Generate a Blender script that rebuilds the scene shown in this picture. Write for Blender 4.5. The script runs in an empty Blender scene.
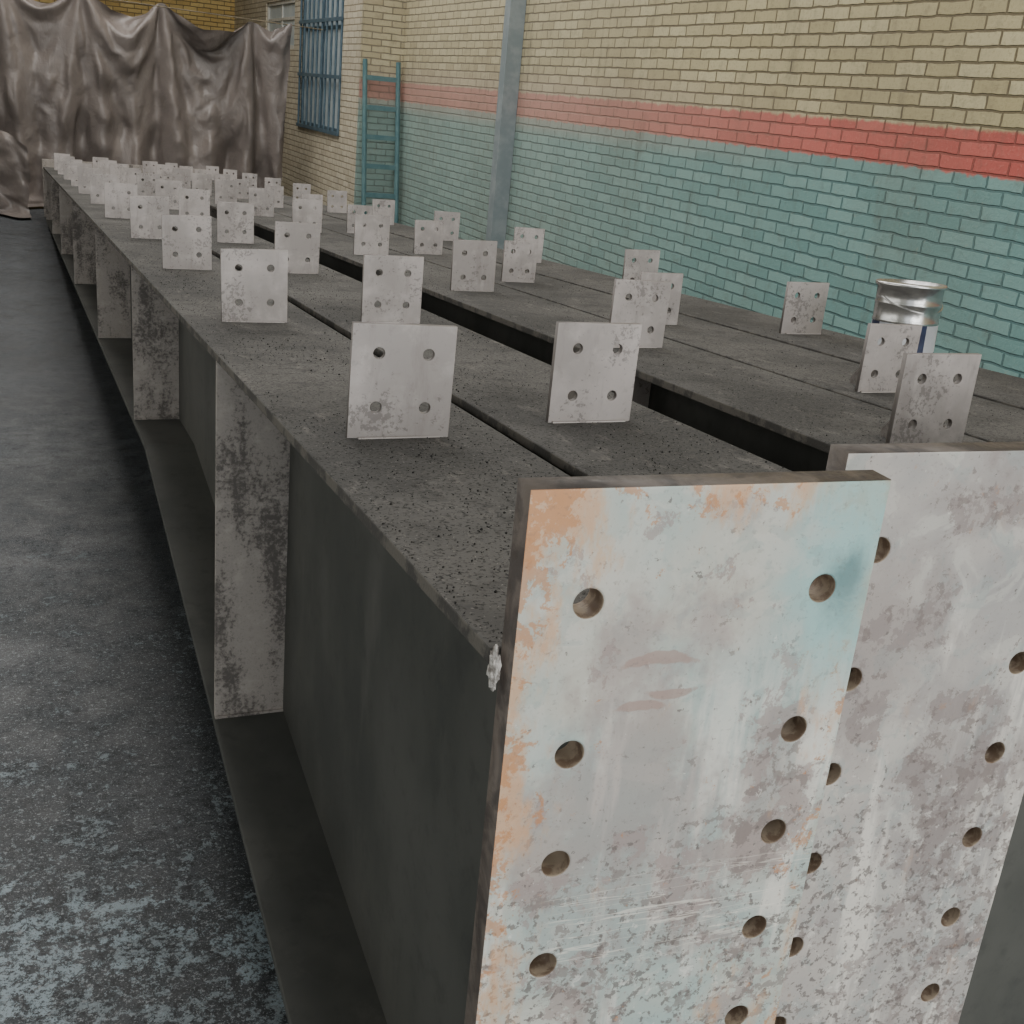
import bpy, bmesh, math, random
from mathutils import Vector, Matrix, noise as mn
random.seed(7)
H=1.633
# ------------------------------------------------------------------ camera
F=1145.8
def nrm(v): return Vector(v).normalized()
fwd=nrm((1-512,50-512,F)); down=nrm((199-512,3700-512,F)); rgt=down.cross(fwd).normalized()
def wv(i): return Vector((rgt[i],fwd[i],-down[i]))
cr=wv(0); cd=wv(1); cf=wv(2)
M=Matrix((( cr.x,-cd.x,-cf.x,0),(cr.y,-cd.y,-cf.y,0),(cr.z,-cd.z,-cf.z,H),(0,0,0,1)))
cam_d=bpy.data.cameras.new('camera'); cam=bpy.data.objects.new('camera',cam_d)
bpy.context.collection.objects.link(cam); cam.matrix_world=M
cam_d.sensor_width=36; cam_d.lens=F/1024*36; cam_d.clip_start=.02
bpy.context.scene.camera=cam

# ------------------------------------------------------------------ node helpers
def C(r,g,b):
    f=lambda c:(c/255/12.92) if c/255<=.04045 else ((c/255+.055)/1.055)**2.4
    return (f(r),f(g),f(b),1)
class N:
    def __init__(s,name,rough=.7,metal=0.,spec=.3):
        s.m=bpy.data.materials.new(name); s.m.use_nodes=True; s.t=s.m.node_tree; s.n=s.t.nodes; s.l=s.t.links
        s.b=s.n['Principled BSDF']; s.b.inputs['Roughness'].default_value=rough
        s.b.inputs['Metallic'].default_value=metal; s.b.inputs['Specular IOR Level'].default_value=spec
        g=s.n.new('ShaderNodeNewGeometry'); s.pos=g.outputs['Position']
        x=s.n.new('ShaderNodeSeparateXYZ'); s.l.new(s.pos,x.inputs[0]); s.x,s.y,s.z=x.outputs
    def set(s,inp,v):
        if isinstance(v,bpy.types.NodeSocket): s.l.new(v,inp)
        else: inp.default_value=v
    def vec(s,x,y,z):
        c=s.n.new('ShaderNodeCombineXYZ')
        for i,v in enumerate((x,y,z)): s.set(c.inputs[i],v)
        return c.outputs[0]
    def scl(s,sx,sy,sz,off=(0,0,0)):
        m=s.n.new('ShaderNodeMapping'); s.l.new(s.pos,m.inputs[0]); m.inputs['Scale'].default_value=(sx,sy,sz); m.inputs['Location'].default_value=off
        return m.outputs[0]
    def noise(s,scale,detail=4,rough=.6,v=None,dist=0):
        n=s.n.new('ShaderNodeTexNoise'); n.inputs['Scale'].default_value=scale; n.inputs['Detail'].default_value=detail
        n.inputs['Roughness'].default_value=rough; n.inputs['Distortion'].default_value=dist
        s.l.new(v or s.pos,n.inputs['Vector']); return n.outputs['Fac']
    def math(s,op,a,b=0.,c=0.,clamp=False):
        m=s.n.new('ShaderNodeMath'); m.operation=op; m.use_clamp=clamp
        for i,v in enumerate((a,b,c)): s.set(m.inputs[i],v)
        return m.outputs[0]
    def step(s,v,a,b,o0=0.,o1=1.):
        m=s.n.new('ShaderNodeMapRange'); m.interpolation_type='SMOOTHSTEP'
        s.set(m.inputs[0],v)
        if a>b: a,b=b,a; o0,o1=o1,o0
        m.inputs[1].default_value=a;m.inputs[2].default_value=b;m.inputs[3].default_value=o0;m.inputs[4].default_value=o1
        return m.outputs[0]
    def mul(s,*a):
        r=a[0]
        for q in a[1:]: r=s.math('MULTIPLY',r,q)
        return r
    def add(s,a,b): return s.math('ADD',a,b)
    def sub(s,a,b): return s.math('SUBTRACT',a,b)
    def mix(s,f,a,b,mode='MIX'):
        m=s.n.new('ShaderNodeMix'); m.data_type='RGBA'; m.blend_type=mode
        s.set(m.inputs[0],f); s.set(m.inputs[6],a); s.set(m.inputs[7],b); return m.outputs[2]
    def col(s,c): s.set(s.b.inputs['Base Color'],c)
    def rough(s,c): s.set(s.b.inputs['Roughness'],c)
    def bump(s,h,strength=.4,dist=.003):
        b=s.n.new('ShaderNodeBump'); b.inputs['Strength'].default_value=strength; b.inputs['Distance'].default_value=dist
        s.l.new(h,b.inputs['Height']); s.l.new(b.outputs[0],s.b.inputs['Normal'])

# ---------------- materials
def mat_endplate(name,x0,seed,base,warm,blotch,rust=1.,teal=1.,smears=(),drips=0.,blobs=()):
    k=N(name,.55,.05,.35)
    o=(seed,seed*.7,seed*1.3)
    P=k.scl(1,1,1,o)
    big=k.noise(5,4,.6,P); mid=k.noise(16,6,.62,P,.6); fine=k.noise(60,5,.65,P,.4); vf=k.noise(220,3,.6,P)
    c=k.mix(k.step(big,.40,.64),base,warm)
    xr=k.sub(k.x,x0)
    low=k.step(k.z,1.14,.85)
    c=k.mix(k.mul(k.step(mid,.52,.58),.35),c,C(194,192,184))
    c=k.mix(k.mul(k.step(k.noise(30,6,.6,P,.5),.55,.60),.35),c,C(142,155,153))
    runs=k.noise(18,5,.65,k.scl(1,1,.14,o))
    c=k.mix(k.mul(k.step(k.add(runs,k.mul(k.step(xr,.08,.2),.05)),.55,.67),k.step(k.z,1.26,1.08),.75),c,C(214,209,200))
    st=k.step(k.add(k.noise(4.5,6,.62,k.scl(1,1,.6,(seed+9,0,4))),k.mul(k.sub(fine,.5),.10)),.53,.63)
    c=k.mix(k.mul(st,.6),c,blotch)
    reg=k.add(k.add(k.mul(k.step(xr,.12,.3),.04),k.mul(low,.055)),k.mul(st,.03))
    # old mill-scale / dirt fields left on the plate
    for (bx,bz,ax,az,am) in blobs:
        dx=k.sub(k.x,bx); dz=k.sub(k.z,bz)
        d=k.math('SQRT',k.add(k.mul(dx,dx,1/(ax*ax)),k.mul(dz,dz,1/(az*az))))
        f=k.step(k.add(d,k.mul(k.sub(mid,.5),1.6)),1.15,.45)
        reg=k.add(reg,k.mul(f,.10*am)); c=k.mix(k.mul(f,.5*am),c,blotch)
    b1=k.step(k.add(k.noise(17,9,.74,P,.2),reg),.620,.640)
    c=k.mix(k.mul(b1,.62),c,blotch)
    b3=k.step(k.add(k.noise(48,6,.7,P,.2),k.add(reg,k.mul(low,.02))),.660,.680)
    c=k.mix(k.mul(b3,.6),c,C(114,103,99))
    b2=k.step(k.add(k.noise(110,4,.62,P,.2),k.mul(low,.11)),.685,.705)
    c=k.mix(k.mul(b2,.7),c,C(94,87,84))
    b4=k.step(k.add(k.noise(70,6,.7,k.scl(1,1,1,(seed+3,1,2)),.2),k.mul(low,.07)),.675,.70)
    c=k.mix(k.mul(b4,.45),c,C(218,214,207))
    rz=k.add(k.mul(k.step(xr,.075,.0),.2*rust),k.mul(k.step(k.z,1.25,1.36),.12*rust))
    rz=k.add(rz,k.mul(k.step(xr,.27,.335),.11*rust))
    r1=k.step(k.add(k.noise(13,6,.7,k.scl(1.2,1,.5,o)),rz),.585,.74)
    c=k.mix(k.mul(r1,.7*rust),c,C(196,150,110))
    r2=k.step(k.add(k.noise(34,7,.75,P,.3),k.mul(rz,.75)),.645,.685)
    c=k.mix(k.mul(r2,.65*rust),c,C(178,120,70))
    if teal:
        dx=k.sub(xr,.315); dz=k.sub(k.z,1.285)
        d=k.math('SQRT',k.add(k.mul(dx,dx,1.6),k.mul(dz,dz,.45)))
        d=k.add(d,k.mul(k.sub(mid,.5),.12))
        c=k.mix(k.mul(k.step(d,.11,.03),.75*teal),c,C(142,184,183))
        dx=k.sub(xr,.318); dz=k.sub(k.z,1.262)
        d=k.add(k.math('SQRT',k.add(k.mul(dx,dx),k.mul(dz,dz,.5))),k.mul(k.sub(mid,.5),.06))
        c=k.mix(k.mul(k.step(d,.035,.006),.65*teal),c,C(66,98,102))
    for (sx,sz,ax,az,ang) in smears:
        dx=k.sub(k.x,sx); dz=k.add(k.sub(k.z,sz),k.mul(dx,dx,ang))
        d=k.math('SQRT',k.add(k.mul(dx,dx,1/(ax*ax)),k.mul(dz,dz,1/(az*az))))
        d=k.add(d,k.mul(k.sub(fine,.5),1.2))
        c=k.mix(k.mul(k.step(d,1.05,.8),.7),c,C(150,127,118))
    if drips:
        dn=k.noise(9,3,.5,k.scl(.5,1,9,(seed,2,3)),.2)
        c=k.mix(k.mul(k.step(k.math('ABSOLUTE',k.sub(dn,.5)),.012,.004),k.step(k.z,.99,.96),k.step(k.z,.86,.9),k.step(xr,.05,.09),drips),c,C(226,220,208))
    c=k.mix(k.mul(k.step(vf,.58,.68),.22),c,C(100,94,90))
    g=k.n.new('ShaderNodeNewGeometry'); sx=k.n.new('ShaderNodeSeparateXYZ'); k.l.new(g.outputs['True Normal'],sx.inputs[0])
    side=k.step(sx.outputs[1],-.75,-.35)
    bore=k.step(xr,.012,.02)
    edgec=k.mix(k.step(mid,.42,.6),C(62,56,52),C(92,84,77))  # left edge face: shade painted into the colour as dark brown
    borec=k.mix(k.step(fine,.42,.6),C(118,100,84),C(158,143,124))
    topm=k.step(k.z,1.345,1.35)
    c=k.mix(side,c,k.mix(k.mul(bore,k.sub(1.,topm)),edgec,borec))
    k.col(c); k.rough(k.step(fine,.3,.7,.42,.68))
    k.bump(k.add(fine,k.mul(b1,-.4)),.35,.0015)
    return k.m
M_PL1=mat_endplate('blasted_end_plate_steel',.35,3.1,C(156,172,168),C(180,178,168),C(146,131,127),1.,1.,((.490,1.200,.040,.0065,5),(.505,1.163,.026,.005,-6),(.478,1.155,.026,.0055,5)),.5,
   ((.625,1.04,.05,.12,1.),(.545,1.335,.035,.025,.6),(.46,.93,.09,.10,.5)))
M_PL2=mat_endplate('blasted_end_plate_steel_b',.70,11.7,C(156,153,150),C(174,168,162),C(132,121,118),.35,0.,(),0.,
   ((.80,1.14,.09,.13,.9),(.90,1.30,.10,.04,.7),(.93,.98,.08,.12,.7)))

def mat_flange():
    k=N('gritty_flange_steel',.85,.0,.15)
    big=k.noise(2.2,4,.6); mid=k.noise(14,6,.7); sp=k.noise(210,2,.6); sp2=k.noise(90,4,.7)
    c=k.mix(k.step(big,.35,.65),C(72,71,69),C(94,92,89))
    c=k.mix(k.mul(k.step(mid,.5,.66),.5),c,C(56,55,54))
    c=k.mix(k.mul(k.step(k.noise(30,5,.7,k.scl(1,.35,1)),.56,.7),.4),c,C(126,121,116))
    c=k.mix(k.mul(k.step(sp2,.56,.64),.5),c,C(40,39,38))
    c=k.mix(k.mul(k.step(sp,.57,.63),.75),c,C(26,26,25))
    c=k.mix(k.mul(k.step(k.noise(260,2,.5,k.scl(1,1,1,(3,1,2))),.68,.72),.5),c,C(150,145,140))
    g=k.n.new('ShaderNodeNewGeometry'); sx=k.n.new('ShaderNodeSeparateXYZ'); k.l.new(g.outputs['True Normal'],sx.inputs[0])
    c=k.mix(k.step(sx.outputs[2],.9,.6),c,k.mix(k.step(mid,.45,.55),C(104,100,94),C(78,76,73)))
    k.col(c); k.bump(sp,.5,.002); return k.m
M_FL=mat_flange()
def mat_web():
    k=N('dark_web_steel',.6,.05,.25)
    big=k.noise(3,4,.6,k.scl(1,1,.6)); mid=k.noise(25,5,.7)
    c=k.mix(k.step(big,.35,.65),C(66,67,64),C(82,82,78))
    c=k.mix(k.mul(k.step(mid,.5,.7),.3),c,C(50,50,49))
    c=k.mix(k.mul(k.step(k.noise(7,5,.7,k.scl(1,1.,.3,(4,4,4))),.58,.72),.2),c,C(108,105,100))
    k.col(c); k.bump(mid,.2,.001); return k.m
M_WEB=mat_web()
def mat_stiff():
    k=N('mottled_stiffener_steel',.65,.05,.3)
    P=k.scl(1.6,1,.5,(2.3,0,.2))
    m1=k.noise(6,4,.6,P,.2); m2=k.noise(100,5,.75); m3=k.noise(24,5,.7)
    v=k.add(m1,k.add(k.mul(k.sub(m2,.5),.9),k.mul(k.sub(m3,.5),.35)))
    c=k.mix(k.step(v,.34,.54),C(100,95,91),C(160,153,146))
    c=k.mix(k.mul(k.step(m2,.5,.62),.3),c,C(124,117,111))
    c=k.mix(k.mul(k.step(m3,.52,.68),.35),c,C(186,178,170))
    k.col(c); k.bump(m2,.2,.001); return k.m
M_ST=mat_stiff()
def mat_cleat():
    k=N('mottled_cleat_steel',.6,.05,.3)
    P=k.scl(1,1,1)
    m1=k.noise(5,4,.6,P); m2=k.noise(120,5,.7,P,.3); m3=k.noise(9,4,.6,k.scl(1,1,1,(7,3,1)))
    c=k.mix(k.step(m1,.4,.62),C(168,162,159),C(190,183,180))
    c=k.mix(k.mul(k.step(k.noise(20,5,.7),.5,.68),.3),c,C(208,203,199))
    c=k.mix(k.mul(k.step(k.noise(26,5,.7,k.scl(1,1,.2,(3,3,3))),.52,.68),.4),c,C(142,135,131))
    v=k.add(m2,k.mul(k.sub(m3,.5),.95))
    c=k.mix(k.mul(k.step(v,.61,.68),.5),c,C(98,94,92))
    c=k.mix(k.mul(k.step(k.noise(60,4,.7,k.scl(1,1,1,(9,3,1))),.56,.7),.25),c,C(132,125,121))
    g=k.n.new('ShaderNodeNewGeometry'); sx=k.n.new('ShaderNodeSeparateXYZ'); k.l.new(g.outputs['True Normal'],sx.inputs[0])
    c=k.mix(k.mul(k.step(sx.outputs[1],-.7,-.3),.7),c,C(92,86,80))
    k.col(c); k.bump(m2,.15,.001); return k.m
M_CL=mat_cleat()
def mat_brick(name,paint=True,a=C(206,196,156),b=C(182,170,130)):
    k=N(name,.85,0,.2)
    u=k.add(k.add(k.x,k.y),k.mul(k.sub(k.noise(9,3),.5),.018))
    v=k.add(k.z,k.mul(k.sub(k.noise(9,3,.5,k.scl(1,1,1,(5,5,5))),.5),.016))
    br=k.n.new('ShaderNodeTexBrick'); k.l.new(k.vec(u,v,0.),br.inputs['Vector'])
    br.inputs['Scale'].default_value=1; br.inputs['Brick Width'].default_value=.215; br.inputs['Row Height'].default_value=.066
    br.inputs['Mortar Size'].default_value=.0075; br.inputs['Mortar Smooth'].default_value=.5; br.inputs['Bias'].default_value=0
    br.inputs['Color1'].default_value=(0,0,0,1); br.inputs['Color2'].default_value=(1,1,1,1); br.inputs['Mortar'].default_value=(.5,.5,.5,1)
    rnd=br.outputs['Color']; mort=br.outputs['Fac']
    fine=k.noise(60,4,.7); big=k.noise(.8,3,.6); md=k.noise(11,5,.7)
    cream=k.mix(rnd,a,b); cream=k.mix(k.mul(k.step(fine,.5,.7),.45),cream,C(146,134,100))
    cream=k.mix(k.mul(mort,.9),cream,C(106,96,74))
    if paint:
        teal=k.mix(rnd,C(134,170,164),C(114,152,148)); teal=k.mix(k.mul(k.step(fine,.52,.72),.35),teal,C(154,180,172)); teal=k.mix(k.mul(mort,.8),teal,C(84,114,114))
        teal=k.mix(k.mul(k.step(k.noise(26,6,.75,k.scl(1,1,1,(2,2,7))),.60,.68),.45),teal,C(166,168,148))
        red=k.mix(rnd,C(206,112,102),C(192,98,90)); red=k.mix(k.mul(k.step(fine,.52,.7),.4),red,C(214,146,132)); red=k.mix(k.mul(mort,.75),red,C(140,80,72))
        zz=k.add(k.z,k.mul(k.sub(k.noise(14,4,.6),.5),.06))
        c=k.mix(k.step(zz,1.500,1.515),teal,red)
        c=k.mix(k.step(zz,1.690,1.710),c,cream)
        dust=k.mul(k.step(k.z,1.35,1.5),k.step(k.z,1.95,1.7),k.step(k.y,4,9),.45)
        c=k.mix(dust,c,C(182,162,146))
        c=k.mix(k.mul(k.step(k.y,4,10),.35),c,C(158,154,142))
        plain=k.mix(rnd,C(204,196,174),C(188,178,156)); plain=k.mix(k.mul(mort,.8),plain,C(134,124,104))
        c=k.mix(k.step(k.y,12.83,12.86),c,plain)
    else: c=cream
    c=k.mix(k.mul(k.step(big,.45,.7),.22),c,C(120,112,98))
    c=k.mix(k.mul(k.step(md,.5,.7),.25),c,C(108,102,90))
    c=k.mix(k.mul(k.step(k.noise(5,5,.7,k.scl(1,1,.25,(9,9,1))),.54,.7),.25),c,C(100,94,84))
    k.col(c)
    k.bump(k.add(k.math('MULTIPLY',mort,-1.),k.mul(fine,.4)),.8,.012)
    return k.m
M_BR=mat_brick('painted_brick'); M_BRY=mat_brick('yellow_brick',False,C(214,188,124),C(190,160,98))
def mat_floor():
    k=N('painted_concrete_floor',.6,0,.4)
    big=k.noise(1.2,5,.65); mid=k.noise(6,6,.7); f=k.noise(30,8,.78,None,.3); sp=k.noise(190,3,.6); f2=k.noise(70,6,.75,k.scl(1,1,1,(4,2,1)))
    c=k.mix(k.step(big,.35,.65),C(51,54,56),C(67,70,73))
    c=k.mix(k.mul(k.step(mid,.45,.65),.35),c,C(81,85,88))
    dn=k.step(k.add(k.y,k.mul(k.x,.5)),3.1,1.0)
    far=k.step(k.y,4.4,2.8)
    c=k.mix(k.mul(k.step(k.add(k.noise(85,4,.7,k.scl(1,1,1,(6,6,1))),k.mul(dn,.04)),.585,.61),far,.75),c,C(138,143,145))
    p=k.add(k.add(k.mul(f,.7),k.mul(mid,.45)),k.mul(dn,.12))
    c=k.mix(k.mul(k.step(p,.655,.67),far,.8),c,C(128,138,142))
    p2=k.add(k.add(k.mul(k.noise(2.8,5,.6,k.scl(1,1,1,(2,4,1))),.6),k.mul(f,.45)),k.mul(dn,.17))
    c=k.mix(k.mul(k.step(p2,.645,.66),far,.8),c,C(138,152,158))
    c=k.mix(k.mul(k.step(f2,.54,.57),.85),c,C(34,36,38))
    c=k.mix(k.mul(k.step(k.noise(24,8,.78,k.scl(1,1,1,(8,2,1))),.54,.56),.8),c,C(38,40,42))
    c=k.mix(k.mul(k.step(sp,.57,.64),.6),c,C(22,24,26))
    c=k.mix(k.mul(k.step(k.noise(240,2,.5,k.scl(1,1,1,(3,1,2))),.63,.67),.6),c,C(156,161,163))
    k.col(c); k.rough(k.step(mid,.3,.7,.4,.75)); k.bump(k.add(f,sp),.35,.003); return k.m
M_FLOOR=mat_floor()
def mat_plain(name,c,c2=None,sc=12,rough=.6,metal=0.,spec=.3,bump=.15):
    k=N(name,rough,metal,spec); n=k.noise(sc,5,.65)
    k.col(k.mix(k.step(n,.4,.65),c,c2 or c)); 
    if bump: k.bump(n,bump,.002)
    return k.m
def mat_tarp():
    k=N('grey_brown_plastic_sheet',.36,0,.5)
    n=k.noise(1.6,5,.6); n2=k.noise(5,4,.6,k.scl(1,.3,.6,(1,1,1)),1.5)
    c=k.mix(k.step(n,.35,.65),C(102,95,91),C(116,108,103))
    c=k.mix(k.mul(k.step(n2,.5,.68),.25),c,C(132,124,119))
    k.col(c); k.bump(k.add(n2,k.mul(k.noise(12,4,.6,None,1.5),.4)),.35,.04); return k.m
M_TARP=mat_tarp()
M_COL=mat_plain('grey_blue_painted_steel',C(124,134,136),C(140,148,149),6)
M_TEAL=mat_plain('teal_painted_metal',C(78,110,114),C(92,122,124),8)
M_BLUE=mat_plain('blue_window_paint',C(70,90,102),C(84,104,114),8)
M_GLASS=mat_plain('dusty_window_glass',C(164,178,184),C(188,198,200),3,.3)
M_WHITE=mat_plain('off_white_paint',C(200,198,188),C(180,178,168),5)
M_CEIL=mat_plain('ceiling_sheet',C(170,170,166),C(150,150,148),2)
M_PLAST=mat_plain('left_wall_plaster',C(190,188,180),C(170,168,160),2)
M_TIN=mat_plain('bare_tin',C(200,200,198),C(170,170,168),20,.25,.9,.5,.05)
M_LABEL=mat_plain('can_label',C(206,208,210),C(190,194,200),20,.5)
M_NAVY=mat_plain('can_label_navy',C(64,74,102),C(54,60,86),20,.5)
M_GRIT=mat_plain('black_grit',C(30,30,29),C(54,52,50),40,.8)
M_WELD=mat_plain('weld_residue',C(200,196,190),C(120,114,108),90,.7)
M_ROPE=mat_plain('rope',C(120,110,90),C(90,84,70),30)

# ------------------------------------------------------------------ geometry helpers
def mk(name,bm,mat,parent=None,smooth=False,bevel=0):
    bmesh.ops.recalc_face_normals(bm,faces=bm.faces)
    me=bpy.data.meshes.new(name); bm.to_mesh(me); bm.free()
    if isinstance(mat,(list,tuple)):
        for m in mat: me.materials.append(m)
    else: me.materials.append(mat)
    if smooth: me.polygons.foreach_set('use_smooth',[True]*len(me.polygons))
    o=bpy.data.objects.new(name,me); bpy.context.collection.objects.link(o)
    if parent: o.parent=parent
    if bevel:
        b=o.modifiers.new('bevel','BEVEL'); b.width=bevel; b.segments=2; b.limit_method='ANGLE'
    return o
def empty(name):
    e=bpy.data.objects.new(name,None); bpy.context.collection.objects.link(e); e.empty_display_size=.1; return e
def box(bm,x0,x1,y0,y1,z0,z1,mi=0):
    v=[bm.verts.new(p) for p in ((x0,y0,z0),(x1,y0,z0),(x1,y1,z0),(x0,y1,z0),(x0,y0,z1),(x1,y0,z1),(x1,y1,z1),(x0,y1,z1))]
    for f in ((0,3,2,1),(4,5,6,7),(0,1,5,4),(1,2,6,5),(2,3,7,6),(3,0,4,7)):
        bm.faces.new([v[i] for i in f]).material_index=mi
def prof(bm,poly,x0,x1):
    a=[bm.verts.new((x0,y,z)) for y,z in poly]; b=[bm.verts.new((x1,y,z)) for y,z in poly]
    bm.faces.new(a); bm.faces.new(b[::-1]); n=len(poly)
    for i in range(n): bm.faces.new((a[i],b[i],b[(i+1)%n],a[(i+1)%n]))
def cyl(bm,p0,p1,r,seg=12,mi=0):
    p0=Vector(p0);p1=Vector(p1);d=(p1-p0)
    q=d.to_track_quat('Z','Y').to_matrix().to_4x4()
    mt=Matrix.Translation((p0+p1)/2)@q
    res=bmesh.ops.create_cone(bm,cap_ends=True,segments=seg,radius1=r,radius2=r,depth=d.length,matrix=mt)
    for v in res['verts']:
        for f in v.link_faces: f.material_index=mi
def holed(w,h,t,holes,r,bev=.0008):
    cu=bpy.data.curves.new('tmp','CURVE'); cu.dimensions='2D'; cu.fill_mode='BOTH'; cu.extrude=t/2-bev; cu.bevel_depth=bev; cu.bevel_resolution=1
    s=cu.splines.new('POLY'); s.points.add(3); s.use_cyclic_u=True
    for p,q in zip(s.points,((bev,bev),(w-bev,bev),(w-bev,h-bev),(bev,h-bev))): p.co=(q[0],q[1],0,1)
    for (hx,hz) in holes:
        s=cu.splines.new('POLY'); n=28; s.points.add(n-1); s.use_cyclic_u=True
        for i,p in enumerate(s.points):
            a=-2*math.pi*i/n; p.co=(hx+r*math.cos(a),hz+r*math.sin(a),0,1)
    o=bpy.data.objects.new('tmp',cu); bpy.context.collection.objects.link(o)
    dg=bpy.context.evaluated_depsgraph_get(); me=bpy.data.meshes.new_from_object(o.evaluated_get(dg))
    bpy.data.objects.remove(o); bpy.data.curves.remove(cu)
    me.transform(Matrix.Translation((0,t/2,0))@Matrix.Rotation(math.pi/2,4,'X'))
    return me

# ------------------------------------------------------------------ tarps: simulated first, while the scene is empty
def tarp(name,x0,x1,nx,nz,y0,topf,seed,extra,pinstep,frames=45,amp=.16):
    bm=bmesh.new(); g=[]; pins=[]
    rr=random.Random(seed)
    nexti=0
    for i in range(nx+1):
        x=x0+(x1-x0)*i/nx; col=[]
        zt=topf(x)
        for j in range(nz+1):
            t=j/nz; L=zt+extra; s=L*t
            z=zt-s; yb=y0
            if z<.03: yb=y0-(.03-z); z=.03
            ph=x*2*math.pi/.42+2.2*mn.noise(Vector((x*.8,t*1.2,seed)))
            y=yb-amp*.55*math.sin(ph)*(.45+.55*t)-amp*mn.noise(Vector((x*2.2,t*3,seed+4)))-.09*mn.noise(Vector((x*6,t*8,seed+9)))-.02*mn.noise(Vector((x*13,t*17,seed+9)))-.15
            col.append(bm.verts.new((x,y,z+ (.02 if z>.05 else .02*abs(math.sin(ph)))))) 
        g.append(col)
        if i>=nexti or i==nx:
            pins.append(i); nexti=i+max(3,int(pinstep*nx/(x1-x0)*rr.uniform(.6,1.4)))
    for i in range(nx):
        for j in range(nz): bm.faces.new((g[i][j],g[i+1][j],g[i+1][j+1],g[i][j+1]))
    o=mk(name,bm,M_TARP,None,True)
    vg=o.vertex_groups.new(name='pin')
    ids=[]
    for i in pins:
        for d in (-1,0,1):
            if 0<=i+d<=nx: ids.append((i+d)*(nz+1))
    vg.add(ids,1.,'REPLACE')
    try:
        m=o.modifiers.new('cloth','CLOTH'); s=m.settings; s.quality=6; s.mass=.25; s.vertex_group_mass='pin'
        s.tension_stiffness=18; s.compression_stiffness=18; s.shear_stiffness=8; s.bending_stiffness=1.6; s.air_damping=1.5
        m.collision_settings.use_self_collision=False; m.collision_settings.distance_min=.01
        m.point_cache.frame_start=1; m.point_cache.frame_end=frames+1
        sc=bpy.context.scene; sc.frame_start=1; sc.frame_end=frames+1
        for f in range(1,frames+1): sc.frame_set(f)
        dg=bpy.context.evaluated_depsgraph_get(); me=bpy.data.meshes.new_from_object(o.evaluated_get(dg))
        zs=[v.co.z for v in me.vertices]
        ok=max(abs(v.co.y) for v in me.vertices)<25 and min(zs)>-1.0
        o.modifiers.clear()
        if ok:
            for v in me.vertices: v.co.z=max(v.co.z,.006)
            me.name=name; o.data=me
        sc.frame_set(1)
    except Exception as e:
        print('cloth failed',e); o.modifiers.clear()
    o.vertex_groups.clear()
    sub=o.modifiers.new('smooth','SUBSURF'); sub.levels=1; sub.render_levels=1
    o.data.polygons.foreach_set('use_smooth',[True]*len(o.data.polygons))
    return o
bm=bmesh.new(); box(bm,-6,6,10,18,-.2,0); col_o=mk('tmp_collider',bm,M_ROPE)
col_o.modifiers.new('c','COLLISION')
def top1(x): return 2.32-.03*x+.03*mn.noise(Vector((x*5,0,0)))-(.10*max(0,x-2.2) if x<2.95 else .0)
T1=tarp('tarpaulin',-3.6,3.16,230,84,14.65,top1,1,.25,.9,34)
T2=tarp('tarpaulin',-2.6,.20,100,44,13.75,lambda x:1.18-max(0,x+.5)*.7,9,.3,.5,32,.2)
bpy.data.objects.remove(col_o)
bm=bmesh.new(); cyl(bm,(-4.99,14.50,2.42),(3.53,14.50,2.21),.006,8); mk('rope',bm,M_ROPE,T1)

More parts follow.
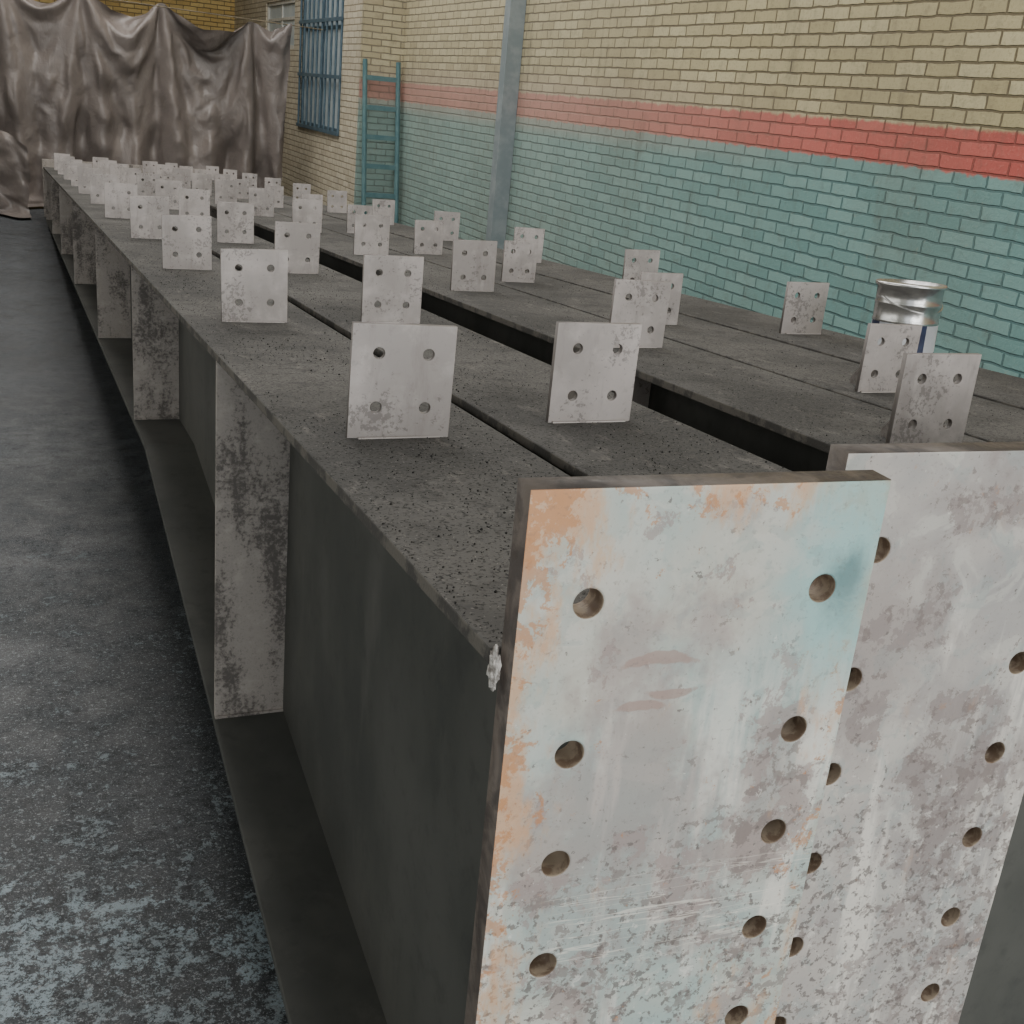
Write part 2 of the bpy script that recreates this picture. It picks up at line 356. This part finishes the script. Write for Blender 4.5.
# ------------------------------------------------------------------ beams
S=.054
def ztop(y): return 1.248-S*y
YK=3.55
def depth(y): return .545+max(0,YK-y)*.2
def zbot(y): return ztop(y)-depth(y)
YE=13.5; TF=.016; PT=.030
CT=.010
rows=[.378,.52,.632,.744,.856,.968,1.10,1.24,1.38,1.51]
rg=random.Random(3)
def beam(x0,x1,px0,px1,py,cl,dcl,mplate,hx,stiffs,n,xc_cl,ngrit,CW,CH,yaw=3.0):
    cleat_me=holed(CW,CH,CT,[(CW*.26,CH*.28),(CW*.74,CH*.28),(CW*.26,CH*.75),(CW*.74,CH*.75)],.0090,.0006)
    P=empty('steel_beam'); xc=(x0+x1)/2
    ys=py+PT
    bm=bmesh.new(); prof(bm,[(ys,ztop(ys)),(YE,ztop(YE)),(YE,ztop(YE)-TF),(ys,ztop(ys)-TF)],x0,x1)
    mk('top_flange',bm,M_FL,P,bevel=.002)
    bm=bmesh.new(); prof(bm,[(ys,zbot(ys)),(YK,zbot(YK)),(YE,zbot(YE)),(YE,zbot(YE)+TF),(YK,zbot(YK)+TF),(ys,zbot(ys)+TF)],x0,x1)
    mk('bottom_flange',bm,M_WEB,P,bevel=.002)
    bm=bmesh.new(); prof(bm,[(ys,ztop(ys)-TF),(YE,ztop(YE)-TF),(YE,zbot(YE)+TF),(YK,zbot(YK)+TF),(ys,zbot(ys)+TF)],xc-.006,xc+.006)
    mk('web',bm,M_WEB,P)
    bm=bmesh.new()
    for y in stiffs:
        for a,b in ((x0+.003,xc-.006),(xc+.006,x1-.003)):
            box(bm,a,b,y,y+.012,zbot(y)+TF-.001,ztop(y)-TF+.001)
            box(bm,a,b,y-.005,y,zbot(y)+TF,zbot(y)+TF+.006)
    mk('stiffeners',bm,M_ST,P)
    zt=H-.278
    me=holed(px1-px0,zt,PT,[(h-px0,H-r) for h in hx for r in rows if H-r<zt-.02],.0150,.0018)
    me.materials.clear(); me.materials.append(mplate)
    o=bpy.data.objects.new('end_plate',me); bpy.context.collection.objects.link(o); o.location=(px0,py,0); o.rotation_euler=(0,0,-math.radians(yaw)); o.parent=P
    a=max(x0,px0)+.004; b=min(x1,px1)-.004
    bm=bmesh.new(); box(bm,xc-.012,xc+.012,py+.008,ys+.004,.05,ztop(ys)-TF); box(bm,a,b,py+.010,ys+.004,ztop(ys)-TF,ztop(ys)-.001); box(bm,a,b,py+.010,ys+.004,zbot(ys),zbot(ys)+TF)
    mk('weld_seams',bm,M_WEB,P)
    bm=bmesh.new(); box(bm,x0-.01,x1+.01,YE,YE+.025,0,ztop(YE)+.08); mk('far_end_plate',bm,M_ST,P,bevel=.002)
    bm=bmesh.new(); rr=random.Random(n); xr=xc_cl
    Y=list(cl)
    while Y[-1]+dcl<YE-.2: Y.append(Y[-1]+dcl*rr.uniform(.98,1.02))
    for y in Y:
        m2=cleat_me.copy()
        T=Matrix.Translation((xr+rr.uniform(-.008,.008),y,ztop(y)-.002))@Matrix.Rotation(math.radians(rr.uniform(-4,2)),4,'Z')@Matrix.Rotation(math.radians(rr.uniform(-1,1)),4,'Y')@Matrix.Translation((-CW/2,0,0))
        m2.transform(T); bm.from_mesh(m2); bpy.data.meshes.remove(m2)
        zb=ztop(y+.01)
        prof(bm,[(y+.008,zb-.003),(y+.095,ztop(y+.095)-.002),(y+.095,ztop(y+.095)+.012),(y+.020,zb+.10),(y+.008,zb+.10)],xr-.004,xr+.004)
        cyl(bm,(xr-CW/2+.008,y-.002,ztop(y)+.000),(xr+CW/2-.008,y-.002,ztop(y)+.000),.003,8)
    mk('purlin_cleats',bm,M_CL,P)
    bm=bmesh.new()
    for i in range(ngrit):
        x=rg.uniform(x0+.004,x1-.004); y=py+.04+(rg.random()**1.5)*5
        if mn.noise(Vector((x*6,y*2.5,0)))+rg.uniform(-.45,.45)<0: continue
        r=rg.uniform(.0005,.0014)*(1+(.6 if rg.random()<.08 else 0)); z=ztop(y)+r*.5
        v=[bm.verts.new((x+a*r,y+b*r,z+c*r)) for a,b,c in ((1,0,0),(0,1,0),(-1,0,0),(0,-1,0),(0,0,.9),(0,0,-.9))]
        for a in range(4):
            bm.faces.new((v[a],v[(a+1)%4],v[4])); bm.faces.new((v[(a+1)%4],v[a],v[5]))
    mk('blasting_grit',bm,M_GRIT,P)
    return P
ST=[2.2,3.9,5.6,7.7,9.6,11.5,13.3]
b1=beam(.348,.658,.356,.692,.752,[1.50,2.60,3.70],1.12,M_PL1,(.417,.642),ST,1,.500,6000,.148,.164)
b2=beam(.685,.995,.704,1.04,.81,[1.57,2.62,3.68],1.07,M_PL2,(.762,.980),ST,2,.832,4500,.145,.160)
b3=beam(1.165,1.475,1.15,1.495,.95,[1.335,2.29,3.32,4.45],1.12,M_WEB,(1.21,1.43),ST,3,1.304,2000,.142,.155,1)
b4=beam(1.488,1.788,1.50,1.79,.98,[1.77,2.67,3.62,4.6],1.05,M_WEB,(1.54,1.74),ST,4,1.590,1200,.124,.138,1)
b5=beam(1.81,2.11,1.80,2.13,.95,[1.62,2.53,3.45,4.4],1.02,M_WEB,(1.86,2.07),ST,5,1.962,1200,.130,.140,1)
bm=bmesh.new(); bmesh.ops.create_icosphere(bm,subdivisions=4,radius=1)
for v in bm.verts:
    n=mn.noise(v.co*2.3)*.5+mn.noise(v.co*6)*.25
    v.co=Vector((v.co.x*.004,v.co.y*.007,v.co.z*.018))*(1+n)+Vector((.350,.774,ztop(.77)-.016))
mk('weld_residue',bm,M_WELD,b1,True)

# ------------------------------------------------------------------ room
bm=bmesh.new(); box(bm,-5,5,-5,21,-.1,0); mk('floor',bm,M_FLOOR)
bm=bmesh.new(); box(bm,4.0,4.25,-5,12.8,0,6); mk('wall_right',bm,M_BR)
WX=3.54
wins=[(13.6,15.7,1.08,2.95),(16.1,18.0,2.0,2.62)]
bm=bmesh.new(); y=12.8
for (a,b,z0,z1) in wins:
    box(bm,WX,4.25,y,a,0,6); box(bm,WX,4.25,a,b,0,z0); box(bm,WX,4.25,a,b,z1,6); y=b
box(bm,WX,4.25,y,20.8,0,6)
mk('wall_window_side',bm,M_BR)
bm=bmesh.new(); box(bm,-5,3.54,20.6,20.85,0,6); mk('wall_back',bm,M_BRY)
bm=bmesh.new(); box(bm,-5.2,-5,-5,20.85,0,6); mk('wall_left',bm,M_PLAST)
bm=bmesh.new(); box(bm,-5.2,4.25,-5,20.85,6,6.2); mk('ceiling',bm,M_CEIL)
def window(name,a,b,z0,z1,mf,bars):
    P=empty(name)
    bm=bmesh.new(); f=.05
    box(bm,WX+.02,WX+.08,a,a+f,z0,z1); box(bm,WX+.02,WX+.08,b-f,b,z0,z1)
    box(bm,WX+.02,WX+.08,a,b,z0,z0+f); box(bm,WX+.02,WX+.08,a,b,z1-f,z1)
    m=(a+b)/2; box(bm,WX+.03,WX+.07,m-.02,m+.02,z0,z1)
    zz=z0+(z1-z0)*.62; box(bm,WX+.03,WX+.07,a,b,zz-.02,zz+.02)
    mk('frame',bm,mf,P,bevel=.003)
    bm=bmesh.new(); box(bm,WX+.045,WX+.052,a+f,b-f,z0+f,z1-f); mk('glass',bm,M_GLASS,P)
    if bars:
        bm=bmesh.new(); n=9
        for i in range(n+1):
            yy=a+.02+(b-a-.04)*i/n; cyl(bm,(WX-.01,yy,z0-.02),(WX-.01,yy,z1),.014,8)
        for q in (z0,z0+(z1-z0)*.33,z0+(z1-z0)*.66,z1-.01): box(bm,WX-.03,WX-.015,a-.02,b+.02,q-.02,q+.02)
        mk('grille',bm,mf,P)
window('window_1',*wins[0],M_BLUE,True)
window('window_2',*wins[1],M_WHITE,False)
bm=bmesh.new(); cy=9.55
box(bm,3.86,3.870,cy-.06,cy+.06,0,6); box(bm,3.987,3.997,cy-.06,cy+.06,0,6); box(bm,3.870,3.987,cy-.06,cy-.05,0,6); box(bm,3.870,3.987,cy+.05,cy+.06,0,6); box(bm,3.80,3.998,cy-.13,cy+.13,0,.02)
mk('steel_column',bm,M_COL)
bm=bmesh.new()
for x in (3.56,3.93): 
    cyl(bm,(x,12.45,0),(x,12.72,1.90),.026,10)
for i in range(6):
    z=.22+i*.30; yy=12.45+.27*z/1.90
    box(bm,3.56,3.93,yy-.02,yy+.02,z-.025,z+.025)
mk('ladder',bm,M_TEAL)

# ------------------------------------------------------------------ paint can on beam
def can(cx,cy,R,Ht):
    P=empty('paint_can'); z0=ztop(cy-.0)+.002
    tilt=Matrix.Translation((cx,cy,z0))@Matrix.Rotation(math.atan(S),4,'X').inverted()
    pts=[(0,0),(R*.97,0),(R,.004),(R,.012),(R*.975,.016),(R*.975,Ht*.46),(R,Ht*.48),(R*.975,Ht*.50),(R*.975,Ht*.70),(R*1.0,Ht*.72),(R*.975,Ht*.74),(R*.975,Ht*.93),(R*1.05,Ht*.95),(R*1.06,Ht*.98),(R*1.03,Ht),(R*.93,Ht),(R*.91,Ht*.96),(0,Ht*.955)]
    bm=bmesh.new(); n=48; rings=[]
    for r,z in pts:
        rings.append([bm.verts.new((r*math.cos(2*math.pi*i/n),r*math.sin(2*math.pi*i/n),z)) for i in range(n)] if r>0 else [bm.verts.new((0,0,z))])
    for k,(a,b) in enumerate(zip(rings,rings[1:])):
        for i in range(n):
            j=(i+1)%n
            if len(a)==1: f=bm.faces.new((a[0],b[i],b[j]))
            elif len(b)==1: f=bm.faces.new((a[i],a[j],b[0]))
            else: f=bm.faces.new((a[i],a[j],b[j],b[i]))
            if k==4: f.material_index=1 if (i%12)<8 else 2
    bm.transform(tilt)
    mk('body',bm,[M_TIN,M_LABEL,M_NAVY],P,True)
    bm=bmesh.new(); pv=None
    for i in range(17):
        a=math.pi*i/16; p=Vector((R*1.05*math.cos(a),-R*.35*math.sin(a)-R*.6*math.sin(a),Ht*.8-.03*math.sin(a)))
        if pv is not None: cyl(bm,pv,p,.002,6)
        pv=p
    bm.transform(tilt); mk('handle',bm,M_TIN,P)
can(2.008,2.20,.080,.176)

# ------------------------------------------------------------------ lights
w=bpy.data.worlds.new('world'); bpy.context.scene.world=w; w.use_nodes=True
bg=w.node_tree.nodes['Background']; bg.inputs[0].default_value=(.92,.96,1.0,1); bg.inputs[1].default_value=1.5
def area(name,loc,target,sx,sy,pw,col=(1,1,1)):
    l=bpy.data.lights.new(name,'AREA'); l.shape='RECTANGLE'; l.size=sx; l.size_y=sy; l.energy=pw; l.color=col
    o=bpy.data.objects.new(name,l); bpy.context.collection.objects.link(o); o.location=loc
    o.rotation_euler=(Vector(target)-Vector(loc)).to_track_quat('-Z','Y').to_euler(); return o
area('overhead_light_near',(1.5,3.0,5.8),(1.5,3.0,0),3,6,205,(1,.985,.97))  # overhead area light added below the closed ceiling, no opening there
area('overhead_light_far',(1.0,11,5.8),(1.0,11,0),3,8,450,(1,.97,.93))  # second added overhead area light, also under the closed ceiling
area('side_fill_light',(-4.7,4.5,2.6),(2,4.5,.8),9,2.5,118,(1,.99,.96))  # added fill for the dark left-facing steel; left wall has no window
area('door_light',(1.6,-4.4,2.4),(1.0,2,1.0),4,3.8,245,(1,.985,.955))
